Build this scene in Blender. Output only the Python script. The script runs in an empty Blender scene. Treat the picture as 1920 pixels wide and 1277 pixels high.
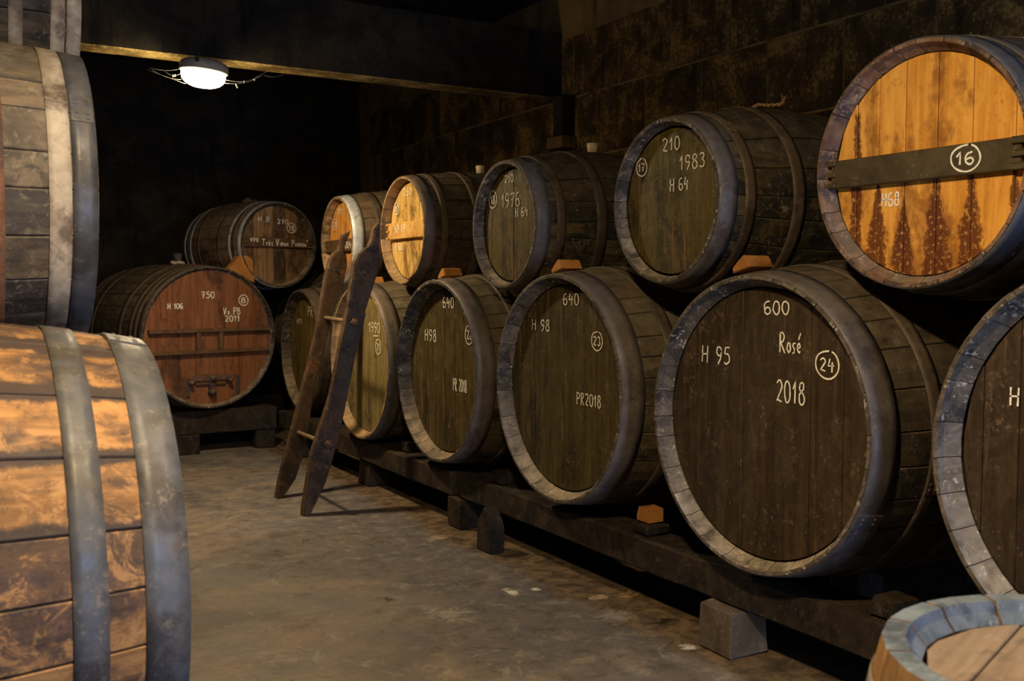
import bpy, bmesh, math, random
from mathutils import Vector, Matrix, Euler
PI = math.pi
S = bpy.context.scene
C = S.collection
random.seed(7)

# ------------------------------------------------------------------ camera, light, exposure
cd = bpy.data.cameras.new('camera'); cam = bpy.data.objects.new('camera', cd); C.objects.link(cam)
S.camera = cam
F_PX = 1850.0
cd.sensor_width = 36.0; cd.lens = 36.0 * F_PX / 1920.0
cd.clip_start = 0.05; cd.clip_end = 60
cam.location = (0, 0, 1.15)
yaw = math.radians(30.5); pit = math.atan(103 / F_PX)
fwd = Vector((math.sin(yaw) * math.cos(pit), math.cos(yaw) * math.cos(pit), -math.sin(pit)))
cam.rotation_euler = fwd.to_track_quat('-Z', 'Y').to_euler()
cd.dof.use_dof = True; cd.dof.focus_distance = 3.6; cd.dof.aperture_fstop = 5.6

S.view_settings.view_transform = 'Standard'; S.view_settings.look = 'None'
S.view_settings.gamma = 1.0; S.view_settings.use_curve_mapping = False
S.view_settings.exposure = 0.0
w = bpy.data.worlds.new('world'); S.world = w; w.use_nodes = True
w.node_tree.nodes['Background'].inputs[0].default_value = (0.30, 0.42, 0.62, 1)
w.node_tree.nodes['Background'].inputs[1].default_value = 0.6
try:
    S.cycles.use_denoising = True
    S.cycles.max_bounces = 6; S.cycles.diffuse_bounces = 3; S.cycles.glossy_bounces = 3
    S.cycles.sample_clamp_indirect = 3.0
    S.cycles.use_light_tree = True
except Exception: pass

LAMP = (1.187, 5.0, 2.19)          # the lamp in view
LAMP2 = (0.42, 1.05, 2.33)         # its twin over the near end of the aisle
E_LAMP, E_LAMP2, E_DAY = 36.0, 64.0, 86.0
WARM = (1.0, 0.74, 0.42)
def light(name, typ, loc, energy, col, **k):
    l = bpy.data.lights.new(name, typ); l.energy = energy; l.color = col
    for a, b in k.items(): setattr(l, a, b)
    o = bpy.data.objects.new(name, l); C.objects.link(o); o.location = loc
    return o
# daylight that enters by the open doorway behind the camera
day = light('doorway_daylight', 'AREA', (1.58, -2.05, 0.80), E_DAY, (0.42, 0.60, 1.0), shape='RECTANGLE', size=.72, size_y=1.5)
day.rotation_euler = (math.radians(90), 0, 0)

# ------------------------------------------------------------------ node materials
def N(nt, t, **k):
    n = nt.nodes.new(t)
    for a, b in k.items(): setattr(n, a, b)
    return n
def newmat(name):
    m = bpy.data.materials.new(name); m.use_nodes = True
    nt = m.node_tree
    return m, nt, nt.nodes['Principled BSDF']
def noise(nt, vec, scale, detail=4, rough=0.55, dist=0.0):
    n = N(nt, 'ShaderNodeTexNoise')
    n.inputs['Scale'].default_value = scale; n.inputs['Detail'].default_value = detail
    n.inputs['Roughness'].default_value = rough; n.inputs['Distortion'].default_value = dist
    nt.links.new(vec, n.inputs['Vector'])
    return n.outputs['Fac']
def ramp(nt, fac, a, b, lo=0.0, hi=1.0):
    n = N(nt, 'ShaderNodeMapRange'); n.clamp = True; n.interpolation_type = 'SMOOTHSTEP'
    nt.links.new(fac, n.inputs[0])
    n.inputs[1].default_value = a; n.inputs[2].default_value = b
    n.inputs[3].default_value = lo; n.inputs[4].default_value = hi
    return n.outputs[0]
def mth(nt, op, a, b=None):
    n = N(nt, 'ShaderNodeMath', operation=op)
    for i, v in enumerate((a, b)):
        if v is None: continue
        if isinstance(v, (int, float)): n.inputs[i].default_value = v
        else: nt.links.new(v, n.inputs[i])
    return n.outputs[0]
def mix(nt, fac, a, b):
    n = N(nt, 'ShaderNodeMix', data_type='RGBA')
    for s, v in ((n.inputs[0], fac), (n.inputs[6], a), (n.inputs[7], b)):
        if isinstance(v, (int, float)): s.default_value = v
        elif isinstance(v, (tuple, list)): s.default_value = tuple(v) + (1,) if len(v) == 3 else v
        else: nt.links.new(v, s)
    return n.outputs[2]
def coords(nt, var=True, scale=(1, 1, 1)):
    tc = N(nt, 'ShaderNodeTexCoord'); v = tc.outputs['Object']
    if var:
        oi = N(nt, 'ShaderNodeObjectInfo')
        m = mth(nt, 'MULTIPLY', oi.outputs['Random'], 41.0)
        ad = N(nt, 'ShaderNodeVectorMath', operation='ADD'); nt.links.new(v, ad.inputs[0]); nt.links.new(m, ad.inputs[1])
        v = ad.outputs[0]
    return v
def scaled(nt, v, s):
    m = N(nt, 'ShaderNodeVectorMath', operation='MULTIPLY'); nt.links.new(v, m.inputs[0]); m.inputs[1].default_value = s
    return m.outputs[0]
MC = {}
def wood(name, c1, c2, stain=(0.01, 0.008, 0.006), stain_amt=0.5, dust=0.0, dustcol=(0.22, 0.18, 0.13), speck=0.2,
         speckcol=(0.30, 0.27, 0.21), grain='X', var=True, rough=0.7, per=0.5, bump=0.35, seams=None, metallic=0.0, gscale=1.0, spec=0.3, streak=0.0, streakcol=(0.3, 0.2, 0.1), mottle=0.0, motcol=(.3,.25,.2), edge=0.0):
    if name in MC: return MC[name]
    m, nt, b = newmat(name); L = nt.links.new
    v = coords(nt, var)
    gs = {'X': (3, 34, 34), 'Z': (34, 34, 3), 'N': (14, 14, 14)}[grain]
    gs = tuple(q * gscale for q in gs)
    g = noise(nt, scaled(nt, v, gs), 1.0, 5, 0.6, 0.6)
    big = noise(nt, scaled(nt, v, {'X': (3, 6, 6), 'Z': (6, 6, 2.6), 'N': (5, 5, 5)}[grain]), 1.0, 4, 0.6, 0.4)
    fine = noise(nt, v, 85, 3, 0.7)
    mid = noise(nt, v, 17, 5, 0.65)
    col = mix(nt, ramp(nt, g, 0.3, 0.7), c1, c2)
    if per and var:
        oi = N(nt, 'ShaderNodeObjectInfo')
        hv = N(nt, 'ShaderNodeHueSaturation'); L(col, hv.inputs['Color'])
        L(ramp(nt, oi.outputs['Random'], 0, 1, 1 - per * 0.5, 1 + per * 0.5), hv.inputs['Value']); col = hv.outputs[0]
    st = ramp(nt, mth(nt, 'ADD', mth(nt, 'MULTIPLY', big, 0.75), mth(nt, 'MULTIPLY', mid, 0.25)), 0.62 - 0.22 * stain_amt, 0.66 - 0.12 * stain_amt)
    col = mix(nt, mth(nt, 'MULTIPLY', st, 0.85), col, stain)
    if streak:
        sv = noise(nt, scaled(nt, v, {'X': (1.5, 22, 22), 'Z': (22, 22, 2.0), 'N': (9, 9, 9)}[grain]), 1.0, 6, 0.75, 0.3)
        col = mix(nt, mth(nt, 'MULTIPLY', ramp(nt, sv, 0.56, 0.68), streak), col, streakcol)
    if mottle:
        mv = noise(nt, scaled(nt, v, (13, 13, 9)), 1.0, 8, 0.82, 0.8)
        col = mix(nt, mth(nt, 'MULTIPLY', ramp(nt, mv, 0.50, 0.60), mottle), col, motcol)
        col = mix(nt, mth(nt, 'MULTIPLY', ramp(nt, mv, 0.44, 0.38), mottle), col, stain)
    if edge:
        se = N(nt, 'ShaderNodeSeparateXYZ'); tce = N(nt, 'ShaderNodeTexCoord'); L(tce.outputs['Object'], se.inputs[0])
        ed = mth(nt, 'ADD', mth(nt, 'ABSOLUTE', se.outputs['Y']), mth(nt, 'MULTIPLY', mth(nt, 'SUBTRACT', mid, 0.5), 0.05))
        col = mix(nt, mth(nt, 'MULTIPLY', ramp(nt, ed, 0.044, 0.056), edge), col, stain)
    if seams:
        sp = N(nt, 'ShaderNodeSeparateXYZ'); tc = N(nt, 'ShaderNodeTexCoord'); L(tc.outputs['Object'], sp.inputs[0])
        tot = None
        wob = noise(nt, scaled(nt, tc.outputs['Object'], (22, 22, 16)), 1.0, 6, 0.8)
        for (y0, w0, w1, zt, zb) in [(q_[0], q_[1], q_[2], q_[3] + .35, q_[4] + .35) for q_ in seams]:      # dark resin runs that widen downwards
            d = mth(nt, 'ABSOLUTE', mth(nt, 'SUBTRACT', sp.outputs['Y'], y0))
            wd = N(nt, 'ShaderNodeMapRange'); wd.clamp = True; L(sp.outputs['Z'], wd.inputs[0])
            wd.inputs[1].default_value = zt; wd.inputs[2].default_value = zb; wd.inputs[3].default_value = w0; wd.inputs[4].default_value = w1
            q = mth(nt, 'DIVIDE', d, mth(nt, 'MULTIPLY', wd.outputs[0], mth(nt, 'SUBTRACT', mth(nt, 'MULTIPLY', wob, 3.2), 0.75)))
            k = mth(nt, 'MULTIPLY', ramp(nt, q, 0.7, 1.25, 1, 0), ramp(nt, sp.outputs['Z'], zt, zt + 0.02, 1, 0))
            tot = k if tot is None else mth(nt, 'MAXIMUM', tot, k)
        res = mix(nt, ramp(nt, fine, 0.55, 0.66), (0.10, 0.022, 0.008), (0.55, 0.30, 0.10))
        col = mix(nt, mth(nt, 'MULTIPLY', tot, 0.9), col, res)
    if dust:
        ge = N(nt, 'ShaderNodeNewGeometry'); sz = N(nt, 'ShaderNodeSeparateXYZ'); L(ge.outputs['Normal'], sz.inputs[0])
        up = ramp(nt, sz.outputs['Z'], -0.1, 0.8)
        col = mix(nt, mth(nt, 'MULTIPLY', mth(nt, 'MULTIPLY', up, ramp(nt, mth(nt, 'ADD', mth(nt, 'MULTIPLY', mid, 0.5), mth(nt, 'MULTIPLY', big, 0.5)), 0.35, 0.6)), dust), col, dustcol)
    if speck:
        col = mix(nt, mth(nt, 'MULTIPLY', ramp(nt, mth(nt, 'MULTIPLY', mth(nt, 'ADD', fine, mid), 0.5), 0.56, 0.64), speck), col, speckcol)
    L(col, b.inputs['Base Color'])
    L(ramp(nt, mid, 0.3, 0.7, rough - 0.12, rough + 0.12), b.inputs['Roughness'])
    b.inputs['Metallic'].default_value = metallic
    b.inputs['Specular IOR Level'].default_value = spec
    bp = N(nt, 'ShaderNodeBump'); bp.inputs['Strength'].default_value = bump; bp.inputs['Distance'].default_value = 0.004
    L(mth(nt, 'ADD', mth(nt, 'MULTIPLY', g, 0.6), mth(nt, 'ADD', mth(nt, 'MULTIPLY', fine, 0.4), mid)), bp.inputs['Height'])
    L(bp.outputs[0], b.inputs['Normal'])
    MC[name] = m
    return m
def plain(name, col, rough=0.6, metallic=0.0, emit=None, estr=0):
    if name in MC: return MC[name]
    m, nt, b = newmat(name)
    v = coords(nt, False); n_ = noise(nt, v, 30, 4)
    nt.links.new(mix(nt, ramp(nt, n_, 0.3, 0.7), tuple(c * 0.75 for c in col), col), b.inputs['Base Color'])
    b.inputs['Roughness'].default_value = rough; b.inputs['Metallic'].default_value = metallic
    if emit: b.inputs['Emission Color'].default_value = tuple(emit) + (1,); b.inputs['Emission Strength'].default_value = estr
    MC[name] = m
    return m
def chalk_mat():
    m, nt, b = newmat('chalk'); L = nt.links.new
    v = coords(nt, False)
    f = noise(nt, v, 260, 3, 0.7)
    b.inputs['Base Color'].default_value = (0.92, 0.88, 0.76, 1); b.inputs['Roughness'].default_value = 0.95
    L(ramp(nt, f, 0.28, 0.44, 0.35, 1.0), b.inputs['Alpha'])
    return m
CHALK = chalk_mat()

# ------------------------------------------------------------------ object helpers
def obj(name, me, mats=None, parent=None, loc=None, rot=None):
    if isinstance(me, bmesh.types.BMesh):
        bm = me; me = bpy.data.meshes.new(name); bm.to_mesh(me); bm.free()
    if mats is not None and not me.materials:
        for m in (mats if isinstance(mats, (list, tuple)) else [mats]): me.materials.append(m)
    o = bpy.data.objects.new(name, me); C.objects.link(o)
    if parent: o.parent = parent
    if loc: o.location = loc
    if rot: o.rotation_euler = rot
    return o
def tag(o, label, cat, group=None, kind=None):
    o['label'] = label; o['category'] = cat
    if group: o['group'] = group
    if kind: o['kind'] = kind
    return o
def struct(o, label=None, cat=None):
    o['kind'] = 'structure'
    if label: o['label'] = label
    if cat: o['category'] = cat
    return o
def empty(name, loc, rot=(0, 0, 0)):
    o = bpy.data.objects.new(name, None); C.objects.link(o); o.empty_display_size = 0.1
    o.location = loc; o.rotation_euler = rot
    return o
def smooth(me_or_bm, on=True):
    for f in (me_or_bm.faces if isinstance(me_or_bm, bmesh.types.BMesh) else me_or_bm.polygons): f.smooth = on
def box(bm, x0, x1, y0, y1, z0, z1, bev=0.0):
    r = bmesh.ops.create_cube(bm, size=1.0)
    for v in r['verts']:
        v.co = Vector(((x0 + x1) / 2 + v.co.x * (x1 - x0), (y0 + y1) / 2 + v.co.y * (y1 - y0), (z0 + z1) / 2 + v.co.z * (z1 - z0)))
    if bev:
        es = set(e for v in r['verts'] for e in v.link_edges)
        bmesh.ops.bevel(bm, geom=list(es), offset=bev, segments=1, affect='EDGES')
    return bm
def boxbm(*a, **k): return box(bmesh.new(), *a, **k)
def rough_box(x0, x1, y0, y1, z0, z1, cut=0.12, amp=0.004, bev=0.006, seed=1, taper=0.0):
    """a worn block or beam: bevelled, subdivided along its length and slightly uneven"""
    bm = boxbm(x0, x1, y0, y1, z0, z1, bev=bev)
    for ax, (a, b) in enumerate(((x0, x1), (y0, y1), (z0, z1))):
        n = int((b - a) / cut)
        for i in range(1, n):
            co = [0, 0, 0]; no = [0, 0, 0]; co[ax] = a + (b - a) * i / n; no[ax] = 1
            bmesh.ops.bisect_plane(bm, geom=bm.verts[:] + bm.edges[:] + bm.faces[:], plane_co=co, plane_no=no)
    rnd = random.Random(seed)
    zc = (z0 + z1) / 2; xc = (x0 + x1) / 2; yc = (y0 + y1) / 2
    for v in bm.verts:
        f = 1 - taper * (v.co.z - z0) / max(1e-6, z1 - z0)
        v.co.x = xc + (v.co.x - xc) * f; v.co.y = yc + (v.co.y - yc) * f
        v.co += Vector((rnd.uniform(-amp, amp), rnd.uniform(-amp, amp), rnd.uniform(-amp, amp) if v.co.z > z0 + 0.01 else 0))
    return bm
def tube(bm, pts, r, seg=6, cap=True):
    pts = [Vector(p) for p in pts]; rings = []
    for i, p in enumerate(pts):
        d = (pts[min(i + 1, len(pts) - 1)] - pts[max(i - 1, 0)]).normalized()
        q = d.to_track_quat('Z', 'Y'); rr = r[i] if isinstance(r, (list, tuple)) else r
        rings.append([bm.verts.new(p + q @ Vector((rr * math.cos(2 * PI * k / seg), rr * math.sin(2 * PI * k / seg), 0))) for k in range(seg)])
    for a, b in zip(rings, rings[1:]):
        for k in range(seg): bm.faces.new((a[k], a[(k + 1) % seg], b[(k + 1) % seg], b[k])).smooth = True
    if cap: bm.faces.new(rings[0][::-1]); bm.faces.new(rings[-1])
    return bm
def lathe(bm, prof, seg=32, axis='Z', c=(0, 0, 0), arc=None):
    c = Vector(c); rings = []
    for r, h in prof:
        ring = []
        for k in range(seg):
            a = 2 * PI * k / seg; u, v = r * math.cos(a), r * math.sin(a)
            ring.append(bm.verts.new(c + (Vector((u, v, h)) if axis == 'Z' else Vector((h, u, v)))))
        rings.append(ring)
    for a, b in zip(rings, rings[1:]):
        for k in range(seg): bm.faces.new((a[k], a[(k + 1) % seg], b[(k + 1) % seg], b[k])).smooth = True
    return rings
def prism(poly, a0, a1, axis='Y', bev=0.0):
    """extrude a 2D outline; axis Y: (x,z) outline, axis X: (y,z) outline"""
    bm = bmesh.new()
    mk = (lambda p, t: (p[0], t, p[1])) if axis == 'Y' else (lambda p, t: (t, p[0], p[1]))
    A = [bm.verts.new(mk(p, a0)) for p in poly]; B = [bm.verts.new(mk(p, a1)) for p in poly]
    n = len(poly)
    fa = bm.faces.new(A); fb = bm.faces.new(B[::-1])
    for i in range(n): bm.faces.new((A[i], B[i], B[(i + 1) % n], A[(i + 1) % n]))
    bmesh.ops.recalc_face_normals(bm, faces=bm.faces[:])
    if bev:
        es = list(set(fa.edges[:] + fb.edges[:]))
        bmesh.ops.bevel(bm, geom=es, offset=bev, segments=2, affect='EDGES', clamp_overlap=True)
    return bm

# ------------------------------------------------------------------ handwriting: single-stroke chalk letters
def arc(cx, cy, rx, ry, a0, a1, n=10):
    return [(cx + rx * math.cos(math.radians(a0 + (a1 - a0) * i / n)), cy + ry * math.sin(math.radians(a0 + (a1 - a0) * i / n))) for i in range(n + 1)]
G = {
 '0': (.58, [arc(.27, .48, .24, .46, 80, 440, 16)]),
 '1': (.42, [[(.04, .62), (.26, .96), (.22, .04)]]),
 'q': (.42, [[(.04, .62), (.26, .96), (.22, .04)], [(.02, .02), (.44, .06)]]),
 '2': (.6, [arc(.27, .72, .22, .22, 160, -40, 8) + [(.06, .06), (.16, .10), (.5, .04)]]),
 '3': (.56, [arc(.24, .74, .2, .2, 150, -80, 8) + arc(.24, .28, .23, .26, 80, -150, 9)]),
 '4': (.62, [[(.22, .95), (.05, .42), (.55, .48)], [(.42, .72), (.38, -.02)]]),
 '5': (.56, [[(.5, .94), (.14, .92), (.1, .58)] + arc(.24, .32, .24, .28, 100, -140, 9)]),
 '6': (.58, [[(.42, .94)] + arc(.3, .5, .26, .42, 120, 200, 5) + arc(.28, .26, .22, .24, 180, 520, 12)]),
 '7': (.58, [[(.04, .88), (.5, .92), (.24, .02)], [(.14, .5), (.48, .54)]]),
 '8': (.56, [[(.44, .8)] + arc(.27, .74, .18, .2, 30, 240, 8) + arc(.27, .26, .22, .25, 70, -250, 12) + [(.42, .66), (.44, .8)]]),
 '9': (.54, [arc(.25, .7, .2, .24, 10, 350, 12) + [(.45, .72), (.4, .3), (.18, -.02)]]),
 'H': (.66, [[(.1, .95), (.06, .02)], [(.54, .96), (.5, .0)], [(.06, .48), (.54, .52)]]),
 'P': (.56, [[(.1, .92), (.08, .0)], [(.02, .9)] + arc(.2, .7, .28, .24, 90, -90, 8) + [(.1, .46)]]),
 'R': (.62, [[(.1, .92), (.08, .0)], [(.02, .9)] + arc(.2, .72, .26, .22, 90, -90, 8) + [(.14, .48), (.52, .0)]]),
 'V': (.6, [[(.02, .94), (.2, .04), (.5, .98)]]),
 'A': (.6, [[(.02, .0), (.26, .96), (.44, .0)], [(.1, .4), (.4, .44)]]),
 'B': (.58, [[(.1, .94), (.08, .0)], [(.04, .92)] + arc(.16, .72, .24, .2, 90, -80, 7) + arc(.16, .27, .32, .26, 80, -90, 8)]),
 'T': (.66, [[(.0, .88), (.2, .94), (.6, .9)], [(.3, .92), (.26, .0)]]),
 'r': (.36, [[(.08, .48), (.08, .02)], [(.08, .3), (.2, .5), (.34, .46)]]),
 'e': (.4, [[(.04, .24), (.3, .3)] + arc(.19, .26, .14, .22, 20, 320, 9)]),
 'è': (.4, [[(.04, .24), (.3, .3)] + arc(.19, .26, .14, .22, 20, 320, 9), [(.1, .78), (.24, .64)]]),
 'é': (.4, [[(.04, .24), (.3, .3)] + arc(.19, .26, .14, .22, 20, 320, 9), [(.12, .66), (.34, .96)]]),
 's': (.36, [[(.3, .46), (.14, .48), (.08, .36), (.24, .2), (.22, .04), (.02, .02)]]),
 'o': (.42, [arc(.2, .26, .16, .22, 90, 450, 10)]),
 'i': (.2, [[(.1, .46), (.1, .04)]]),
 'e2': (.4, []),
 'u': (.4, [[(.06, .46), (.08, .08), (.24, .04), (.32, .46), (.34, .02)]]),
 'x': (.4, [[(.04, .48), (.32, .02)], [(.32, .48), (.04, .02)]]),
 'n': (.4, [[(.06, .46), (.06, .02)], [(.06, .3), (.2, .48), (.3, .36), (.32, .02)]]),
 'a': (.42, [arc(.18, .25, .14, .21, 60, 400, 9) + [(.34, .46), (.36, .02)]]),
 '"': (.3, [[(.08, .98), (.04, .74)], [(.22, .98), (.18, .74)]]),
 ' ': (.38, []),
}
def glyph_line(text):
    x = 0; strokes = []
    for ch in text:
        w_, st = G[ch]
        for s in st: strokes.append([(x + p[0], p[1]) for p in s])
        x += w_ + 0.1
    return x - 0.1, strokes
def text_strokes(text, cu, cv, W, Hh, rnd):
    """strokes in head coordinates (u right, v up), filling the box W x Hh"""
    out = []
    circ = text.startswith('('); under = text.endswith('_')
    t = text.strip('()_')
    wd, st = glyph_line(t)
    if circ:
        n = 26; ph = rnd.uniform(0, 6)
        out.append([(cu + (W / 2) * (1 + .04 * math.sin(2 * a + ph)) * math.cos(a), cv + (Hh / 2) * (1 + .04 * math.cos(3 * a + ph)) * math.sin(a)) for a in [1.2 + i * 2 * PI / n for i in range(n + 2)]])
        W, Hh = W * .62, Hh * .5
    if under:
        out.append([(cu - W * .1, cv - Hh / 2), (cu + W * .35, cv - Hh / 2 + .002)]); cv += .008; Hh -= .02
    for s in st:
        out.append([(cu - W / 2 + p[0] / wd * W + rnd.uniform(-1, 1) * .0011, cv - Hh / 2 + p[1] * Hh + rnd.uniform(-1, 1) * .0011) for p in s])
    return out
def chalk(parent, name, text, cu, cv, W, Hh, xs, zax, sign=-1, sw=0.0042, rnd=random):
    """ribbons lying on the plane x = xs of the barrel's own frame, facing -x; u points to the viewer's right (-y)"""
    bm = bmesh.new()
    for s in text_strokes(text, cu, cv, W, Hh, rnd):
        # resample
        pts = [Vector(s[0])]
        for p in s[1:]:
            p = Vector(p); d = (p - pts[-1]).length; k = max(1, int(d / 0.008))
            q0 = pts[-1].copy()
            for i in range(1, k + 1): pts.append(q0.lerp(p, i / k))
        prev = None
        for i, p in enumerate(pts):
            d = (pts[min(i + 1, len(pts) - 1)] - pts[max(i - 1, 0)])
            if d.length < 1e-7: continue
            d.normalize(); nn = Vector((-d.y, d.x)) * sw * .5 * rnd.uniform(.8, 1.2)
            a, b = p + nn, p - nn
            A = bm.verts.new((xs, -a.x, zax + a.y)); B = bm.verts.new((xs, -b.x, zax + b.y))
            if prev: bm.faces.new((prev[0], prev[1], B, A))
            prev = (A, B)
    o = obj(name, bm, CHALK, parent)
    return o

# ------------------------------------------------------------------ barrels
def barrel(name, label, x, y, zc, rh, rb, L, phi, P, upright=False, group=None, seed=0):
    """front rim centre at (x, y, zc); axis runs from there along phi (degrees). All parts live in the empty's frame:
    axis along +X at height A, front rim at x=0."""
    rnd = random.Random(seed + 11)
    A = 0.0 if upright else rb
    if upright:
        root = empty(name, (x, y, zc - L)); root.rotation_euler = (0, math.radians(90), math.radians(P.get('spin', 0)))
        X0 = -L                                   # local -X points up
    else:
        ph = math.radians(phi)
        root = empty(name, (x + math.cos(ph) * L / 2, y + math.sin(ph) * L / 2, zc - rb)); root.rotation_euler = (0, 0, ph)
        X0 = -L / 2
    tag(root, label, 'barrel', group)
    R = lambda t: rb - (rb - rh) * abs(2 * t - 1) ** 2.0       # t 0..1 along the length
    rec = P.get('recess', 0.05); a = P.get('ring', 0.036); th = P.get('thick', 0.028)
    # --- staves, three widths that share their meshes
    ts = [0, .02, rec / L, .14, .26, .38, .5, .62, .74, .86, 1 - rec / L, 1]
    nst = P.get('staves', 26)
    kinds = [rnd.choice((0, 0, 1, 2)) for _ in range(nst)]
    rel = (1.0, .78, 1.22); k = 2 * PI / sum(rel[q] for q in kinds)
    sm = []
    for q in range(3):
        hw = rel[q] * k / 2; g = P.get('groove', 0.0012) / rb
        bm = bmesh.new(); rows = []
        for i, t in enumerate(ts):
            r = R(t); xx = X0 + t * L
            if i in (0, len(ts) - 1): ri = r - P.get('lip', 0.010)
            elif i in (1, len(ts) - 2): ri = r - P.get('lip', 0.010) * 1.2 - .004
            else: ri = r - max(a, th)
            ring = []
            for rr, an in ((r - .002, -hw + g), (r, -hw + g + .003 / rb), (r, 0), (r, hw - g - .003 / rb), (r - .002, hw - g), (ri, hw - g), (ri, 0), (ri, -hw + g)):
                ring.append(bm.verts.new((xx, rr * math.sin(an), rr * math.cos(an))))
            rows.append(ring)
        for i in range(len(rows) - 1):
            for j in range(8):
                f = bm.faces.new((rows[i][j], rows[i][(j + 1) % 8], rows[i + 1][(j + 1) % 8], rows[i + 1][j]))
                f.smooth = False
                if j in (5, 6) and i in (0, 1, len(rows) - 3, len(rows) - 2): f.material_index = 1
        f = bm.faces.new(rows[0][::-1]); f.material_index = 1
        f = bm.faces.new(rows[-1]); f.material_index = 1
        bmesh.ops.recalc_face_normals(bm, faces=bm.faces[:])
        me = bpy.data.meshes.new('stave'); bm.to_mesh(me); bm.free()
        me.materials.append(P['stave']); me.materials.append(P['rim']); sm.append(me)
    an = 0.0
    for q in kinds:
        w_ = rel[q] * k
        o = obj('stave', sm[q], None, root, (0, 0, A)); o.rotation_euler = (an + w_ / 2, 0, 0); an += w_
    # --- head boards
    rin = rh - 0.012 - (a - .012) * 1.0
    for end in ((0,) if P.get('one_head') else (0, 1)):
        xf = X0 + rec if end == 0 else X0 + L - rec
        dr = 1 if end == 0 else -1
        rr = rin + .004
        seams = [u for u in P.get('seams', []) if abs(u) < rr] if end == 0 else []
        if not seams:
            u = -rr + rnd.uniform(.05, .09); seams = []
            while u < rr - .05: seams.append(u); u += rnd.uniform(.085, .13)
        us = [-rr] + sorted(seams) + [rr]
        for u0, u1 in zip(us, us[1:]):
            g = P.get('gap', 0.0011); u0g, u1g = u0 + g, u1 - g
            n = max(3, int((u1 - u0) / .03)); pts = []
            for i in range(n + 1):
                uu = u0g + (u1g - u0g) * i / n; pts.append((uu, math.sqrt(max(1e-6, rr * rr - uu * uu))))
            poly = pts + [(p[0], -p[1]) for p in reversed(pts)]
            if u0 == -rr: poly = pts[0:] + [(p[0], -p[1]) for p in reversed(pts)]
            bm = bmesh.new()
            jit = rnd.uniform(-.0012, .0012)
            def vv(p, dx, s): # inset by s towards board centre in u
                cu_ = (u0 + u1) / 2
                return bm.verts.new((xf + dr * dx, -(p[0] + (cu_ - p[0]) * s), A + p[1] * (1 - .004 * (s > 0))))
            s_ = .0022 / max(.02, (u1 - u0) / 2)
            Fv = [vv(p, jit, s_) for p in poly]; Mv = [vv(p, jit + .0018, 0) for p in poly]; Bv = [vv(p, .02, 0) for p in poly]
            bm.faces.new(Fv); bm.faces.new(Bv[::-1])
            for A1, B1 in ((Fv, Mv), (Mv, Bv)):
                for i in range(len(poly)):
                    bm.faces.new((A1[i], B1[i], B1[(i + 1) % len(poly)], A1[(i + 1) % len(poly)]))
            bmesh.ops.remove_doubles(bm, verts=bm.verts[:], dist=1e-5)
            bmesh.ops.recalc_face_normals(bm, faces=bm.faces[:])
            obj('head_board', bm, P['head'], root)
    # --- hoops
    hs = []
    for h0, h1, mt in P['hoops']:
        hs.append((h0, h1, mt)); hs.append((L - h1, L - h0, mt))
    for h0, h1, mt in hs:
        bm = bmesh.new(); seg = 72
        n = 3; outer = []; ov = rnd.uniform(0, 2 * PI)
        st = [h0 + (h1 - h0) * i / n for i in range(n + 1)]
        prof = [(R(s / L) + .0005, X0 + s) for s in st] 
        prof2 = [(R(s / L) + .0032, X0 + s) for s in st[::-1]]
        rings = lathe(bm, prof + prof2 + [prof[0]], seg, 'X', (0, 0, A))
        for f in bm.faces: f.smooth = True
        for e in bm.edges: pass
        # overlapping end and rivets of the strap
        for qd in range(-2, 3):
            for side in (.28, .72):
                if qd == 0: continue
                aa = ov + qd * .035; s = h0 + (h1 - h0) * side; r_ = R(s / L) + .003
                c = Vector((X0 + s, r_ * math.cos(aa), A + r_ * math.sin(aa))); nrm = Vector((0, math.cos(aa), math.sin(aa)))
                qn = nrm.to_track_quat('Z', 'Y')
                base = [bm.verts.new(c + qn @ Vector((.006 * math.cos(t_), .006 * math.sin(t_), 0))) for t_ in [i * PI / 3 for i in range(6)]]
                top = [bm.verts.new(c + qn @ Vector((.0035 * math.cos(t_), .0035 * math.sin(t_), .004))) for t_ in [i * PI / 3 for i in range(6)]]
                for i in range(6): bm.faces.new((base[i], base[(i + 1) % 6], top[(i + 1) % 6], top[i]))
                bm.faces.new(top)
        lap = []
        for i in range(7):
            aa = ov - .1 + .2 * i / 6
            lap.append([bm.verts.new((X0 + s, (R(s / L) + rr_) * math.cos(aa), A + (R(s / L) + rr_) * math.sin(aa))) for s, rr_ in ((h0 + .002, .003), (h0 + .003, .0052), (h1 - .003, .0052), (h1 - .002, .003))])
        for p_, q_ in zip(lap, lap[1:]):
            for i in range(3): bm.faces.new((p_[i], p_[i + 1], q_[i + 1], q_[i]))
        bm.faces.new(lap[0]); bm.faces.new(lap[-1][::-1])
        obj('hoop', bm, mt, root)
    # --- crossbar
    cb = P.get('bar')
    xs_head = X0 + rec
    if cb:
        u0, u1, v0, v1, mt = cb
        bm = boxbm(xs_head - .024, xs_head - .0015, -u1, -u0, A + v0, A + v1, bev=.003)
        o = obj('crossbar', bm, mt, root)
        if cb and P.get('pegs'):
            for uu in (u0, u1):
                s = 1 if uu == u0 else -1
                for vv_ in (v0 + .008, (v0 + v1) / 2, v1 - .008):
                    obj('peg', boxbm(xs_head - .030, xs_head - .0245, -(uu + s * .018), -(uu - s * .010), A + vv_ - .007, A + vv_ + .006, bev=.002), mt, o)
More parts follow.
